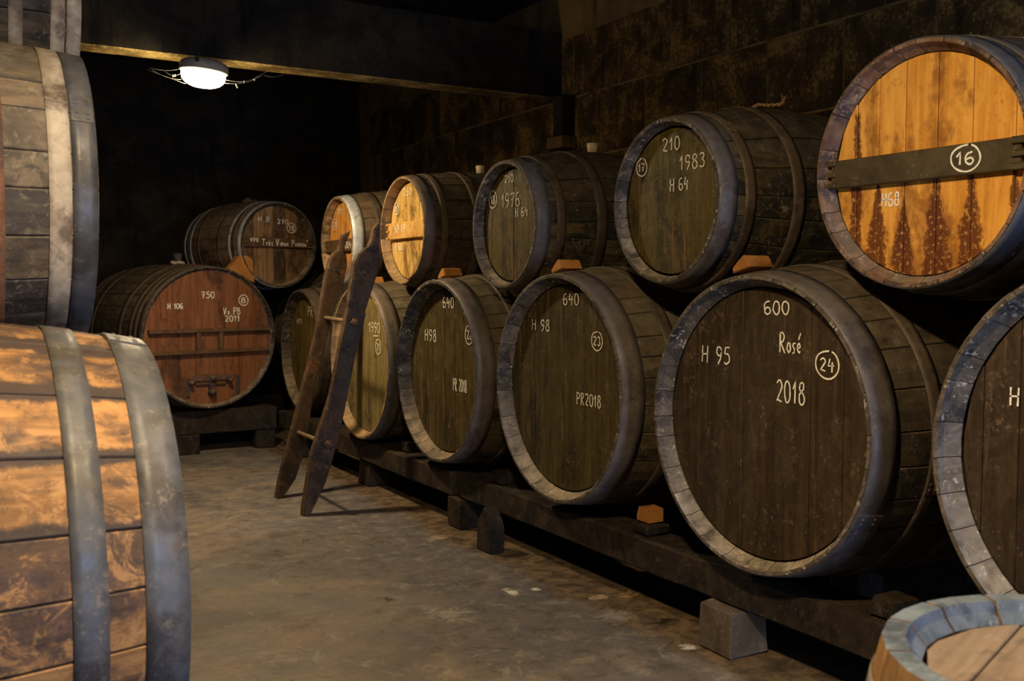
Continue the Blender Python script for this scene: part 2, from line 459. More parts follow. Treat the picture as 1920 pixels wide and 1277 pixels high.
    # --- chalk writing
    for (t, cu, cv, W, Hh) in P.get('text', []):
        xs = xs_head - .0030
        if t[0] == '#': t = t[1:]; xs = xs_head - .0248
        o = chalk(root, 'chalk_writing', t, cu, cv, W, Hh, xs, A, sw=P.get('sw', .0044), rnd=rnd)
        tt = t.strip('()_')
        tt = tt.replace('q', '1')
        o['label'] = 'white chalk ' + ('number %s in a circle' % tt if t[0] == '(' else 'writing %s' % tt)
    # --- bung
    if P.get('bung'):
        mt, hgt = P['bung']; bm = bmesh.new(); zt = A + rb
        lathe(bm, [(.001, zt - .01), (.020, zt - .01), (.026, zt + hgt), (.024, zt + hgt + .002), (.001, zt + hgt + .002)], 20, 'Z', (X0 + L / 2, 0, 0))
        obj('bung', bm, mt, root)
    return root, A, X0

CHAR = (0.010, 0.008, 0.007)
stave_dark = wood('stave_dark', (.030, .022, .014), (.070, .050, .028), CHAR, .7, dust=.6, dustcol=(.17, .13, .085), speck=.3, per=.4, mottle=.35, motcol=(.10, .075, .045), bump=.5)
stave_olive = wood('stave_olive', (.045, .034, .018), (.10, .074, .038), CHAR, .6, dust=.7, dustcol=(.20, .16, .10), speck=.35, per=.35, mottle=.4, motcol=(.14, .105, .06), bump=.5)
stave_black = wood('stave_black', (.022, .018, .012), (.095, .068, .030), (.005, .006, .008), .95, dust=.6, dustcol=(.13, .11, .085), speck=.4, per=.8, mottle=.5, motcol=(.13, .09, .04), bump=.5)
stave_brown = wood('stave_brown', (.075, .045, .024), (.16, .10, .052), (.03, .02, .012), .5, dust=.4, dustcol=(.24, .2, .14), speck=.3, mottle=.4, motcol=(.22, .15, .08))
stave_gold = wood('stave_gold', (.16, .078, .027), (.37, .19, .070), (.035, .026, .026), .75, dust=.05, speck=.3, per=.5, speckcol=(.12, .09, .06), streak=.5, streakcol=(.14, .075, .035), mottle=.65, motcol=(.42, .225, .085), edge=.95, bump=.5)
stave_grey = wood('stave_grey', (.075, .056, .040), (.17, .125, .080), (.028, .025, .025), .8, dust=.3, dustcol=(.30, .25, .18), speck=.5, per=.7, mottle=.5, motcol=(.21, .165, .11), edge=.7, bump=.5)
stave_amber = wood('stave_amber', (.13, .065, .022), (.24, .13, .05), (.04, .025, .012), .4, dust=.3, speck=.25)
rim_black = wood('rim_black', (.030, .024, .019), (.080, .064, .048), (.010, .009, .009), .6, dust=.75, dustcol=(.34, .26, .17), speck=.8, speckcol=(.40, .34, .26), grain='N', rough=.75, mottle=.6, motcol=(.16, .13, .095), bump=.6, per=.25)
rim_grey = wood('rim_grey', (.055, .043, .033), (.120, .096, .072), (.018, .015, .014), .6, dust=.85, dustcol=(.42, .35, .25), speck=.9, speckcol=(.50, .44, .35), grain='N', rough=.7, mottle=.7, motcol=(.21, .17, .125), bump=.6, per=.25)
rim_red = wood('rim_red', (.12, .062, .036), (.22, .125, .075), (.035, .028, .034), .6, dust=.35, dustcol=(.42, .34, .26), speck=.7, speckcol=(.55, .46, .38), grain='N', mottle=.6, motcol=(.28, .20, .15), per=.4)
rim_tan = wood('rim_tan', (.24, .145, .065), (.40, .26, .12), (.07, .04, .02), .5, dust=.3, dustcol=(.5, .38, .22), speck=.4, speckcol=(.6, .48, .3), grain='N', mottle=.4, motcol=(.48, .33, .17), per=.5)
rim_daylit_blue = wood('rim_daylit_blue', (.085, .115, .155), (.15, .19, .25), (.035, .045, .07), .5, speck=.5, speckcol=(.30, .34, .38), grain='N', per=.5, mottle=.4, motcol=(.20, .24, .30))  # blue of the daylight on the upturned rim is mixed into its colour
head_olive = wood('head_olive', (.034, .023, .006), (.080, .055, .014), (.020, .014, .006), .45, speck=.45, speckcol=(.24, .17, .09), grain='Z', var=False, streak=.65, streakcol=(.19, .125, .06), rough=.6, mottle=.35, motcol=(.10, .075, .035), bump=.5)
head_umber = wood('head_umber', (.026, .016, .008), (.052, .032, .016), (.020, .013, .008), .4, speck=.5, speckcol=(.20, .135, .08), grain='Z', var=False, streak=.45, streakcol=(.14, .085, .05), rough=.6, mottle=.4, motcol=(.085, .056, .032), bump=.5)
head_moss = wood('head_moss', (.055, .042, .006), (.110, .080, .014), (.028, .021, .006), .5, speck=.4, speckcol=(.26, .19, .09), grain='Z', var=False, streak=.85, streakcol=(.20, .115, .052), rough=.58, mottle=.65, motcol=(.15, .092, .036), bump=.55)
head_khaki = wood('head_khaki', (.12, .088, .030), (.23, .175, .062), (.05, .036, .015), .4, speck=.35, grain='Z', var=False, streak=.4, streakcol=(.32, .25, .11), rough=.65, mottle=.4, motcol=(.28, .21, .085), bump=.5)
head_orange = wood('head_orange', (.60, .25, .035), (.86, .44, .085), (.30, .115, .022), .55, speck=.35, speckcol=(.26, .11, .03), grain='Z', var=False, bump=.3, rough=.5, mottle=.30, motcol=(.92, .52, .13), streak=.35, streakcol=(.40, .17, .03),
                   seams=[(.21, .010, .026, .15, -.25), (.139, .006, .040, -.03, -.22), (.056, .004, .040, -.09, -.24), (-.039, .006, .056, -.03, -.24), (-.136, .008, .040, -.03, -.22), (-.248, .006, .018, .0, -.2)])
head_amber = wood('head_amber', (.50, .19, .032), (.74, .36, .08), (.24, .09, .02), .4, speck=.2, grain='Z', var=False, streak=.5, streakcol=(.78, .45, .14), bump=.3, rough=.5)
head_straw = wood('head_straw', (.44, .245, .055), (.74, .49, .15), (.17, .085, .022), .55, speck=.35, speckcol=(.2, .11, .04), grain='Z', var=False, streak=.5, streakcol=(.85, .62, .27), bump=.3, rough=.5, mottle=.5, motcol=(.78, .54, .18))
head_red = wood('head_red', (.15, .056, .022), (.25, .10, .040), (.06, .028, .016), .5, speck=.3, speckcol=(.30, .2, .12), grain='Z', var=False, streak=.5, streakcol=(.36, .14, .045), rough=.5, mottle=.3, motcol=(.26, .12, .06))
head_walnut = wood('head_walnut', (.13, .070, .030), (.26, .15, .065), (.04, .025, .017), .6, speck=.4, grain='Z', var=True, per=1.0, streak=.5, streakcol=(.38, .23, .10), rough=.6, mottle=.4, motcol=(.30, .18, .08))
bar_dark = wood('bar_dark', (.050, .036, .018), (.082, .060, .030), (.03, .02, .012), .3, speck=.3, grain='N', var=False, rough=.6)
bar_brown = wood('bar_brown', (.085, .044, .020), (.14, .078, .036), (.04, .022, .012), .3, speck=.15, grain='N', var=False)
bar_straw = wood('bar_straw', (.50, .25, .055), (.72, .43, .12), (.22, .11, .03), .4, speck=.2, grain='N', var=False, mottle=.4, motcol=(.74, .47, .16))
hoop_slate = wood('hoop_slate', (.075, .062, .057), (.125, .106, .098), (.055, .040, .030), .5, dust=.55, dustcol=(.19, .15, .105), speck=.25, grain='N', rough=.55, metallic=.15, bump=.18, spec=.4, mottle=.3, motcol=(.15, .13, .115))
hoop_brown = wood('hoop_brown', (.060, .043, .031), (.105, .075, .053), (.032, .024, .019), .5, dust=.5, dustcol=(.20, .155, .105), speck=.25, grain='N', rough=.58, metallic=.1, bump=.18, spec=.35, mottle=.3, motcol=(.13, .095, .065))
hoop_zinc = wood('hoop_zinc', (.34, .36, .36), (.55, .56, .53), (.22, .18, .13), .35, speck=.5, speckcol=(.12, .1, .09), grain='N', rough=.5, metallic=.25, bump=.1, spec=.5)
hoop_rust = wood('hoop_rust', (.12, .055, .030), (.20, .10, .060), (.065, .048, .042), .6, speck=.45, speckcol=(.32, .14, .05), grain='N', rough=.65, metallic=.05, bump=.2, spec=.3, mottle=.4, motcol=(.26, .12, .06))
hoop_white = wood('hoop_white', (.20, .165, .12), (.38, .33, .26), (.09, .06, .045), .5, speck=.4, speckcol=(.18, .13, .09), grain='N', rough=.65, bump=.15, mottle=.5, motcol=(.48, .43, .36))
hoop_iron = wood('hoop_iron', (.060, .066, .078), (.092, .100, .118), (.036, .034, .036), .5, dust=.2, dustcol=(.20, .165, .115), speck=.3, speckcol=(.35, .3, .22), grain='N', rough=.55, metallic=.2, bump=.15, spec=.4, mottle=.35, motcol=(.15, .13, .115))
head_taupe = wood('head_taupe', (.17, .125, .095), (.27, .21, .165), (.08, .055, .045), .5, speck=.4, speckcol=(.36, .32, .28), grain='Z', var=False, streak=.4, streakcol=(.30, .24, .19), mottle=.4, motcol=(.24, .17, .13))
MAT_BUNG = plain('bung_white', (.82, .66, .42), .6)
MAT_BUNG_D = plain('bung_dark', (.06, .045, .035), .7)
raw_wood = wood('raw_wood', (.40, .155, .030), (.54, .235, .055), (.16, .065, .02), .4, speck=.4, speckcol=(.2, .09, .03), grain='N', rough=.75, mottle=.4, motcol=(.5, .22, .06))
old_wood = wood('old_wood', (.014, .009, .0055), (.032, .021, .012), (.006, .0045, .003), .5, dust=.15, dustcol=(.07, .05, .03), speck=.3, speckcol=(.16, .11, .06), grain='N', rough=.8, mottle=.3, motcol=(.08, .055, .03))

def HB(*w_): # hoops for a big cask / small cask
    return list(w_)
big_h = lambda a=hoop_slate, b=hoop_brown: [(.002, .092, a), (.20, .25, b), (.38, .43, b)]
sml_h = lambda a=hoop_slate, b=hoop_brown: [(.002, .064, a), (.092, .130, b), (.27, .32, b)]

BL = [
 ('big dark cask chalked H, cut off by the right edge of the photo', 'B25', 2.05, 1.06, .77, .443, .49, 1.1, 0,
  dict(stave=stave_black, rim=rim_grey, head=head_umber, staves=30, hoops=big_h(), text=[('H', -.273, .13, .028, .045)], recess=.055, ring=.045)),
 ('big dark cask with Rosé, 2018 and circled 24 chalked on its head', 'B24', 2.05, 2.119, .744, .435, .485, 1.1, 0,
  dict(stave=stave_dark, rim=rim_grey, head=head_umber, staves=30, hoops=big_h(), seams=[-.273, -.077, .044, .187, .302], recess=.05, ring=.040,
       text=[('600', 0.059, 0.343, 0.1, 0.041), ('H 95', -0.194, 0.192, 0.13, 0.056), ('Rosé', 0.113, 0.245, 0.083, 0.062), ('(24)', 0.248, 0.191, 0.083, 0.076), ('2018', 0.117, 0.105, 0.109, 0.068)])),
 ('big dark cask with 640, H 98, PR2018 and circled 23 chalked on its head', 'B23', 2.05, 3.172, .754, .436, .485, 1.1, 0,
  dict(stave=stave_olive, rim=rim_grey, head=head_olive, staves=30, hoops=big_h(), recess=.055, ring=.044,
       text=[('640', 0.046, 0.345, 0.109, 0.047), ('H 98', -0.171, 0.239, 0.136, 0.047), ('(23)', 0.217, 0.193, 0.071, 0.069), ('PR2018', 0.165, -0.029, 0.159, 0.048)])),
 ('big dark cask with 640, H98, PR 2018 and circled 22 chalked on its head', 'B22', 2.05, 4.215, .743, .428, .475, 1.1, 0,
  dict(stave=stave_olive, rim=rim_black, head=head_olive, staves=30, hoops=big_h(), recess=.065, ring=.046,
       text=[('640', 0.036, 0.328, 0.118, 0.055), ('H98', -0.16, 0.164, 0.133, 0.06), ('(22)', 0.245, 0.183, 0.078, 0.088), ('PR 2018', 0.151, -0.056, 0.14, 0.062)])),
 ('big olive cask chalked 1990, behind the two leaning wooden runners', 'B21', 2.05, 5.183, .725, .429, .46, 1.1, 0,
  dict(stave=stave_olive, rim=rim_tan, head=head_khaki, staves=30, hoops=big_h(), recess=.05, ring=.04,
       text=[('1990_', 0.133, 0.188, 0.166, 0.079), ('(21)', 0.185, 0.092, 0.074, 0.082)])),
 ('big dark cask chalked PR and H11 at the far end of the lower row', 'B20', 2.15, 6.499, .712, .407, .45, 1.1, 0,
  dict(stave=stave_olive, rim=rim_black, head=head_moss, staves=28, hoops=big_h(hoop_brown), recess=.06, ring=.044,
       text=[('PR', 0.071, 0.266, 0.109, 0.068), ('H11', -0.162, 0.19, 0.104, 0.041)])),
 ('bright orange headed barrel with a dark crossbar chalked with circled 16', 'T16', 2.15, 1.654, 1.456, .311, .35, .95, 0,
  dict(stave=stave_black, rim=rim_red, head=head_orange, staves=24, hoops=sml_h(hoop_iron, hoop_slate), seams=[-.21, -.139, -.056, .039, .136, .248], recess=.042, ring=.034,
       bar=(-.279, .277, -.038, .038, bar_dark), pegs=True, text=[('H68', -0.096, -0.078, 0.057, 0.038), ('#(16)', 0.136, 0.002, 0.080, 0.064)])),
 ('dark barrel with 210, 1983, H 64 and circled 17 chalked on its mossy head', 'T17', 2.15, 2.643, 1.437, .2755, .345, .95, 0,
  dict(stave=stave_black, rim=rim_grey, head=head_moss, staves=22, hoops=sml_h(), recess=.04, ring=.032, gap=.0004,
       text=[('210', -0.003, 0.195, 0.095, 0.047), ('1983', 0.106, 0.125, 0.127, 0.050), ('(17)', -0.164, 0.131, 0.058, 0.062), ('H 64', 0.04, 0.055, 0.099, 0.045)])),
 ('dark barrel with 210, 1976, H 64 and circled 18 chalked on its green head', 'T18', 2.15, 3.733, 1.414, .272, .342, .95, 0,
  dict(stave=stave_black, rim=rim_grey, head=head_moss, staves=22, hoops=sml_h(), recess=.045, ring=.034, gap=.0004, bung=(MAT_BUNG, .04),
       text=[('210', -0.014, 0.203, 0.078, 0.035), ('(18)', -0.158, 0.122, 0.068, 0.079), ('1976', -0.001, 0.109, 0.16, 0.065), ('H 64', 0.092, 0.052, 0.106, 0.041)])),
 ('straw coloured barrel head with a pale crossbar, 250 and circled 19 in chalk', 'T19', 2.15, 4.80, 1.440, .281, .325, .95, 0,
  dict(stave=stave_dark, rim=rim_tan, head=head_straw, staves=22, hoops=sml_h(hoop_brown, hoop_brown), recess=.05, ring=.030, bar=(-.242, .244, -.04, .048, bar_straw), pegs=True, bung=(MAT_BUNG, .04),
       text=[('250', -0.023, 0.207, 0.109, 0.042), ('(19)', -0.170, 0.126, 0.066, 0.063), ('#AP VP', -0.075, 0.015, 0.14, 0.045), ('H 68', -0.144, -0.080, 0.099, 0.038)])),
 ('small amber headed barrel with a bright zinc end hoop, behind the hooked runner tops', 'T27', 2.15, 5.77, 1.416, .272, .33, .95, 0,
  dict(stave=stave_brown, rim=rim_tan, head=head_amber, staves=22, hoops=[(.002, .072, hoop_zinc), (.15, .20, hoop_brown), (.30, .34, hoop_brown)], recess=.045, ring=.034, bar=(-.234, .234, -.058, .016, bar_brown), pegs=True,
       text=[('271', -0.044, 0.190, 0.101, 0.039), ('(20)', -0.13, 0.115, 0.078, 0.066), ('#V  2004', 0.086, -0.021, 0.22, 0.042)])),
 ('grey brown barrel with a long chalked crossbar, resting on the reddish cask', 'T28', 2.177, 7.0, 1.443, .305, .332, .90, 102.6,
  dict(stave=stave_brown, rim=rim_black, head=head_walnut, staves=24, hoops=[(.002, .045, hoop_zinc), (.07, .105, hoop_brown), (.13, .16, hoop_zinc), (.28, .31, hoop_brown)],
       seams=[-.18, -.104, -.023, .077, .179, .256], recess=.04, ring=.030, bar=(-.262, .266, -.018, .052, bar_brown), pegs=True, bung=(MAT_BUNG_D, .03), sw=.0050,
       text=[('H 8', -0.1, 0.182, 0.093, 0.038), ('270', 0.053, 0.17, 0.092, 0.035), ('(28)', 0.124, 0.126, 0.071, 0.070), ('#VPR', -0.186, 0.030, 0.067, 0.03), ('#Très Vieux Pineau"', 0.060, 0.018, 0.376, 0.05)])),
 ('wide cask with a reddish head, chalked 750, with a framed ledge across', 'R750', 1.638, 6.8, .798, .480, .505, 1.15, 102.6,
  dict(stave=stave_dark, rim=rim_black, head=head_red, staves=32, hoops=[(.002, .055, hoop_brown), (.08, .12, hoop_brown), (.15, .19, hoop_brown), (.30, .35, hoop_brown)], seams=[-.34, -.225, -.101, .084, .22, .363], recess=.03, ring=.026, gap=.0007, sw=.0058,
       text=[('750', -0.007, 0.29, 0.1, 0.047), ('H 106', -0.24, 0.216, 0.107, 0.038), ('(8)', 0.255, 0.25, 0.069, 0.074), ('Vx PB', 0.167, 0.177, 0.128, 0.052), ('2011', 0.17, 0.125, 0.112, 0.044)])),
 ('dark cask in the far corner, mostly hidden behind the row', 'F2', 2.80, 7.12, .798, .46, .50, 1.15, 92.0,
  dict(stave=stave_olive, rim=rim_black, head=head_olive, staves=30, hoops=big_h(hoop_brown))),
 ('near left cask of golden staves with wide grey hoops, lowest of its stack', 'L1', .372, 2.15, .605, .43, .49, 1.1, 180,
  dict(stave=stave_gold, rim=rim_grey, head=head_umber, staves=22, hoops=[(.001, .076, hoop_iron), (.135, .190, hoop_rust if False else hoop_iron), (.32, .375, hoop_iron)], thick=.035)),
 ('weathered grey cask with whitish and rusty hoops, above the golden staved cask', 'L2', .325, 2.68, 1.362, .345, .374, .98, 180,
  dict(stave=stave_grey, rim=rim_grey, head=head_umber, staves=22, hoops=[(.001, .052, hoop_iron), (.055, .100, hoop_white), (.185, .240, hoop_rust), (.33, .37, hoop_iron)], thick=.032)),
 ('pale hooped barrel cut off by the photo top, uppermost of the left stack', 'L3', .375, 3.25, 1.98, .33, .365, .95, 180,
  dict(stave=stave_dark, rim=rim_grey, head=head_umber, staves=22, hoops=[(.001, .038, hoop_white), (.042, .078, hoop_white), (.145, .18, hoop_white), (.32, .36, hoop_rust)])),
 ('second cask in the lower left row, hidden behind the golden staved one', 'L4', .36, 3.22, .605, .43, .49, 1.1, 180,
  dict(stave=stave_brown, rim=rim_grey, head=head_umber, staves=26, hoops=big_h())),
 ('second cask in the middle left tier, hidden behind the weathered grey one', 'L5', .315, 3.80, 1.375, .33, .385, .98, 180,
  dict(stave=stave_brown, rim=rim_grey, head=head_umber, staves=22, hoops=sml_h())),
]

# ------------------------------------------------------------------ the room
def wallmat(name, c1, c2, moss, mossamt=.5, bump=.5, var=True):
    m, nt, b = newmat(name); L = nt.links.new
    v = coords(nt, var)
    n1 = noise(nt, v, 4, 6, .65, .4); n2 = noise(nt, v, 55, 4, .75); n3 = noise(nt, scaled(nt, v, (9, 9, 1.2)), 1.0, 4, .6)
    col = mix(nt, ramp(nt, n1, .35, .65), c1, c2)
    col = mix(nt, mth(nt, 'MULTIPLY', ramp(nt, mth(nt, 'MULTIPLY', mth(nt, 'ADD', n2, n1), .5), .5, .6), mossamt), col, moss)
    col = mix(nt, mth(nt, 'MULTIPLY', ramp(nt, n3, .56, .7), .7), col, tuple(q * .3 for q in c1))
    L(col, b.inputs['Base Color']); b.inputs['Roughness'].default_value = .9; b.inputs['Specular IOR Level'].default_value = .15
    bp = N(nt, 'ShaderNodeBump'); bp.inputs['Strength'].default_value = bump; bp.inputs['Distance'].default_value = .008
    L(mth(nt, 'ADD', n2, n1), bp.inputs['Height']); L(bp.outputs[0], b.inputs['Normal'])
    return m
m_block = wallmat('wall_block', (.030, .019, .009), (.085, .054, .022), (.26, .165, .055), .75)
m_mortar = wallmat('wall_mortar', (.12, .078, .034), (.20, .13, .058), (.26, .17, .07), .5, var=False)
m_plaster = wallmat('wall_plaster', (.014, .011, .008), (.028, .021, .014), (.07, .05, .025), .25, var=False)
m_ceil = wallmat('ceiling_board', (.014, .011, .008), (.032, .025, .017), (.05, .04, .025), .3)
m_beam = wallmat('beam_moss_lit', (.13, .085, .025), (.36, .25, .080), (.62, .46, .16), .9, bump=1.0, var=False)  # moss, with the lamp's brightness on the underside put into its colour
X_L, X_R, Y_N, Y_F, ZC = -1.12, 3.40, -2.0, 8.5, 2.98

def floor_mat():
    m, nt, b = newmat('concrete_floor'); L = nt.links.new
    tc = N(nt, 'ShaderNodeTexCoord'); v = tc.outputs['Object']
    n0 = noise(nt, v, .8, 5, .6, .6); n1 = noise(nt, v, 3.2, 7, .65, .7); n2 = noise(nt, v, 13, 6, .7, .5); n3 = noise(nt, v, 95, 4, .75)
    col = mix(nt, ramp(nt, n1, .36, .64), (.215, .170, .136), (.152, .142, .144))
    col = mix(nt, mth(nt, 'MULTIPLY', ramp(nt, n0, .44, .56), .6), col, (.085, .080, .088))
    col = mix(nt, mth(nt, 'MULTIPLY', ramp(nt, n2, .52, .70), .45), col, (.32, .275, .235))
    col = mix(nt, mth(nt, 'MULTIPLY', ramp(nt, n2, .46, .34), .35), col, (.052, .042, .032))
    n4 = noise(nt, scaled(nt, v, (5, 5, 5)), 1.0, 8, .8, 1.2)
    col = mix(nt, mth(nt, 'MULTIPLY', ramp(nt, n4, .56, .66), .55), col, (.36, .31, .265))
    col = mix(nt, mth(nt, 'MULTIPLY', ramp(nt, n4, .42, .34), .6), col, (.03, .026, .024))
    # darker ochre strip that runs along the foot of the cask racks
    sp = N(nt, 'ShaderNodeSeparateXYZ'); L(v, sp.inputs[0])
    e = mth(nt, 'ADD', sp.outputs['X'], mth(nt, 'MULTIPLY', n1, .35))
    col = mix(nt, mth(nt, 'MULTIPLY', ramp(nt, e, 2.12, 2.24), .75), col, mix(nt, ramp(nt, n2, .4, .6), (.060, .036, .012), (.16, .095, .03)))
    col = mix(nt, mth(nt, 'MULTIPLY', ramp(nt, n3, .62, .74), .5), col, (.36, .31, .25))
    # splashes and stains with places of their own: x, y, rx, ry, colour, strength
    wob = noise(nt, v, 16, 7, .8, 1.0)
    for (x, y, rx, ry, c, k) in ((1.85, 3.15, .035, .05, (.62, .58, .52), 1), (1.94, 3.13, .028, .022, (.62, .58, .52), 1), (2.10, 2.93, .06, .035, (.45, .33, .22), .8),
                                 (2.22, 2.90, .07, .045, (.42, .27, .13), .8), (1.42, 3.29, .028, .045, (.02, .018, .015), .95), (1.54, 3.05, .09, .12, (.40, .36, .31), .55),
                                 (2.05, 2.38, .03, .035, (.62, .58, .52), .9), (2.14, 2.60, .07, .035, (.015, .011, .008), .9), (2.02, 2.72, .10, .09, (.34, .31, .28), .55),
                                 (1.30, 2.55, .05, .06, (.36, .29, .22), .35), (1.70, 2.45, .07, .04, (.36, .29, .22), .35), (1.95, 4.0, .10, .05, (.40, .31, .2), .6), (1.95, 4.9, .07, .05, (.05, .04, .03), .6),
                                 (1.2, 4.1, .16, .1, (.05, .04, .03), .35), (1.05, 3.2, .12, .09, (.06, .05, .045), .35), (1.0, 2.4, .12, .09, (.05, .045, .045), .35)):
        dx = mth(nt, 'DIVIDE', mth(nt, 'SUBTRACT', sp.outputs['X'], x), rx); dy = mth(nt, 'DIVIDE', mth(nt, 'SUBTRACT', sp.outputs['Y'], y), ry)
        d = mth(nt, 'ADD', mth(nt, 'ADD', mth(nt, 'MULTIPLY', dx, dx), mth(nt, 'MULTIPLY', dy, dy)), mth(nt, 'MULTIPLY', wob, 5.5))
        col = mix(nt, mth(nt, 'MULTIPLY', ramp(nt, d, 2.7, 3.5, 1, 0), k), col, c)
    L(col, b.inputs['Base Color'])
    L(ramp(nt, n2, .35, .65, .45, .8), b.inputs['Roughness']); b.inputs['Specular IOR Level'].default_value = .35
    bp = N(nt, 'ShaderNodeBump'); bp.inputs['Strength'].default_value = .55; bp.inputs['Distance'].default_value = .008
    L(mth(nt, 'ADD', mth(nt, 'ADD', n2, n1), mth(nt, 'MULTIPLY', n3, .35)), bp.inputs['Height']); L(bp.outputs[0], b.inputs['Normal'])
    return m
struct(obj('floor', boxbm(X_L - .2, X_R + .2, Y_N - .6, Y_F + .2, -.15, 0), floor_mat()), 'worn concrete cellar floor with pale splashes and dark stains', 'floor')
wr = struct(obj('wall_right', boxbm(X_R, X_R + .2, Y_N, Y_F + .2, 0, ZC), m_mortar), 'dark blockwork wall behind the row of casks', 'wall')
struct(obj('wall_left', boxbm(X_L - .2, X_L, Y_N, Y_F + .2, 0, ZC), m_plaster), 'black plastered wall behind the left stack', 'wall')
struct(obj('wall_far', boxbm(X_L, X_R, Y_F, Y_F + .2, 0, ZC), m_plaster), 'black far wall of the cellar', 'wall')
wn = bmesh.new()
box(wn, X_L - .2, 1.18, Y_N - .2, Y_N, 0, ZC); box(wn, 1.98, X_R + .2, Y_N - .2, Y_N, 0, ZC); box(wn, 1.18, 1.98, Y_N - .2, Y_N, 1.95, ZC)
struct(obj('wall_near', wn, m_plaster), 'near wall with an open doorway', 'wall')
struct(obj('ceiling', boxbm(X_L - .2, X_R + .2, Y_N - .2, Y_F + .2, ZC, ZC + .12), m_ceil), 'blackened ceiling boards', 'ceiling')
# blocks of the right wall
bw, bh = .455, .37
bmeshes = []
for k in range(4):
    bm = rough_box(-.004, .05, -bw / 2 + .006, bw / 2 - .006, -bh / 2 + .006, bh / 2 - .006, cut=.2, amp=.0012, bev=.003, seed=40 + k)
    me = bpy.data.meshes.new('block'); bm.to_mesh(me); bm.free(); me.materials.append(m_block); bmeshes.append(me)
for r in range(7):
    zc_ = 2.29 - bh / 2 + (r - 5) * bh
    if zc_ - bh / 2 < -0.01: continue
    off = 4.79 if (r - 5) % 2 == 0 else 4.58
    j0 = int((off - .6) / bw)
    for j in range(-int((8.4 - off) / bw), j0 + 1):
        yy = off - bw / 2 - j * bw
        if yy + bw / 2 > Y_F: continue
        o = obj('block', random.choice(bmeshes), None, wr, (X_R - .002, yy, zc_))
# ceiling beam: mossy underside painted lamp-lit, front painted darker for shade
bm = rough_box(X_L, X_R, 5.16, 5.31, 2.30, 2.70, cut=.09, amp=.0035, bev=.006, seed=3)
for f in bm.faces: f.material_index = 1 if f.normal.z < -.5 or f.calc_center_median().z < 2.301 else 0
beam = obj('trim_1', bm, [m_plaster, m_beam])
struct(beam, 'heavy beam across the cellar with a mossy underside painted lamp-lit yellow', 'beam')
# boards above the beam
cb = bpy.data.objects['ceiling']
for i in range(20):
    o = obj('ceiling_board', boxbm(X_L, X_R, 0, .41, 0, .02, bev=.004), m_ceil, cb, (0, 1.0 + i * .42 - .6, ZC - .022 + .001))
for i, yy in enumerate((2.9, 7.3)):
    o = obj('joist', rough_box(X_L, X_R, yy, yy + .12, ZC - .20, ZC - .021, cut=.3, seed=9 + i), m_ceil, cb)
# post and corbel below the beam's end
pz = empty('corbel_post', (3.33, 5.06, 1.98)); tag(pz, 'short dark post on a small wall block under the end of the beam', 'post')
obj('post', rough_box(-.03, .06, -.05, .05, .075, .32, cut=.1, seed=4), m_ceil, pz)
obj('corbel', rough_box(-.05, .06, -.07, .10, 0, .073, cut=.1, seed=5), m_mortar, pz)

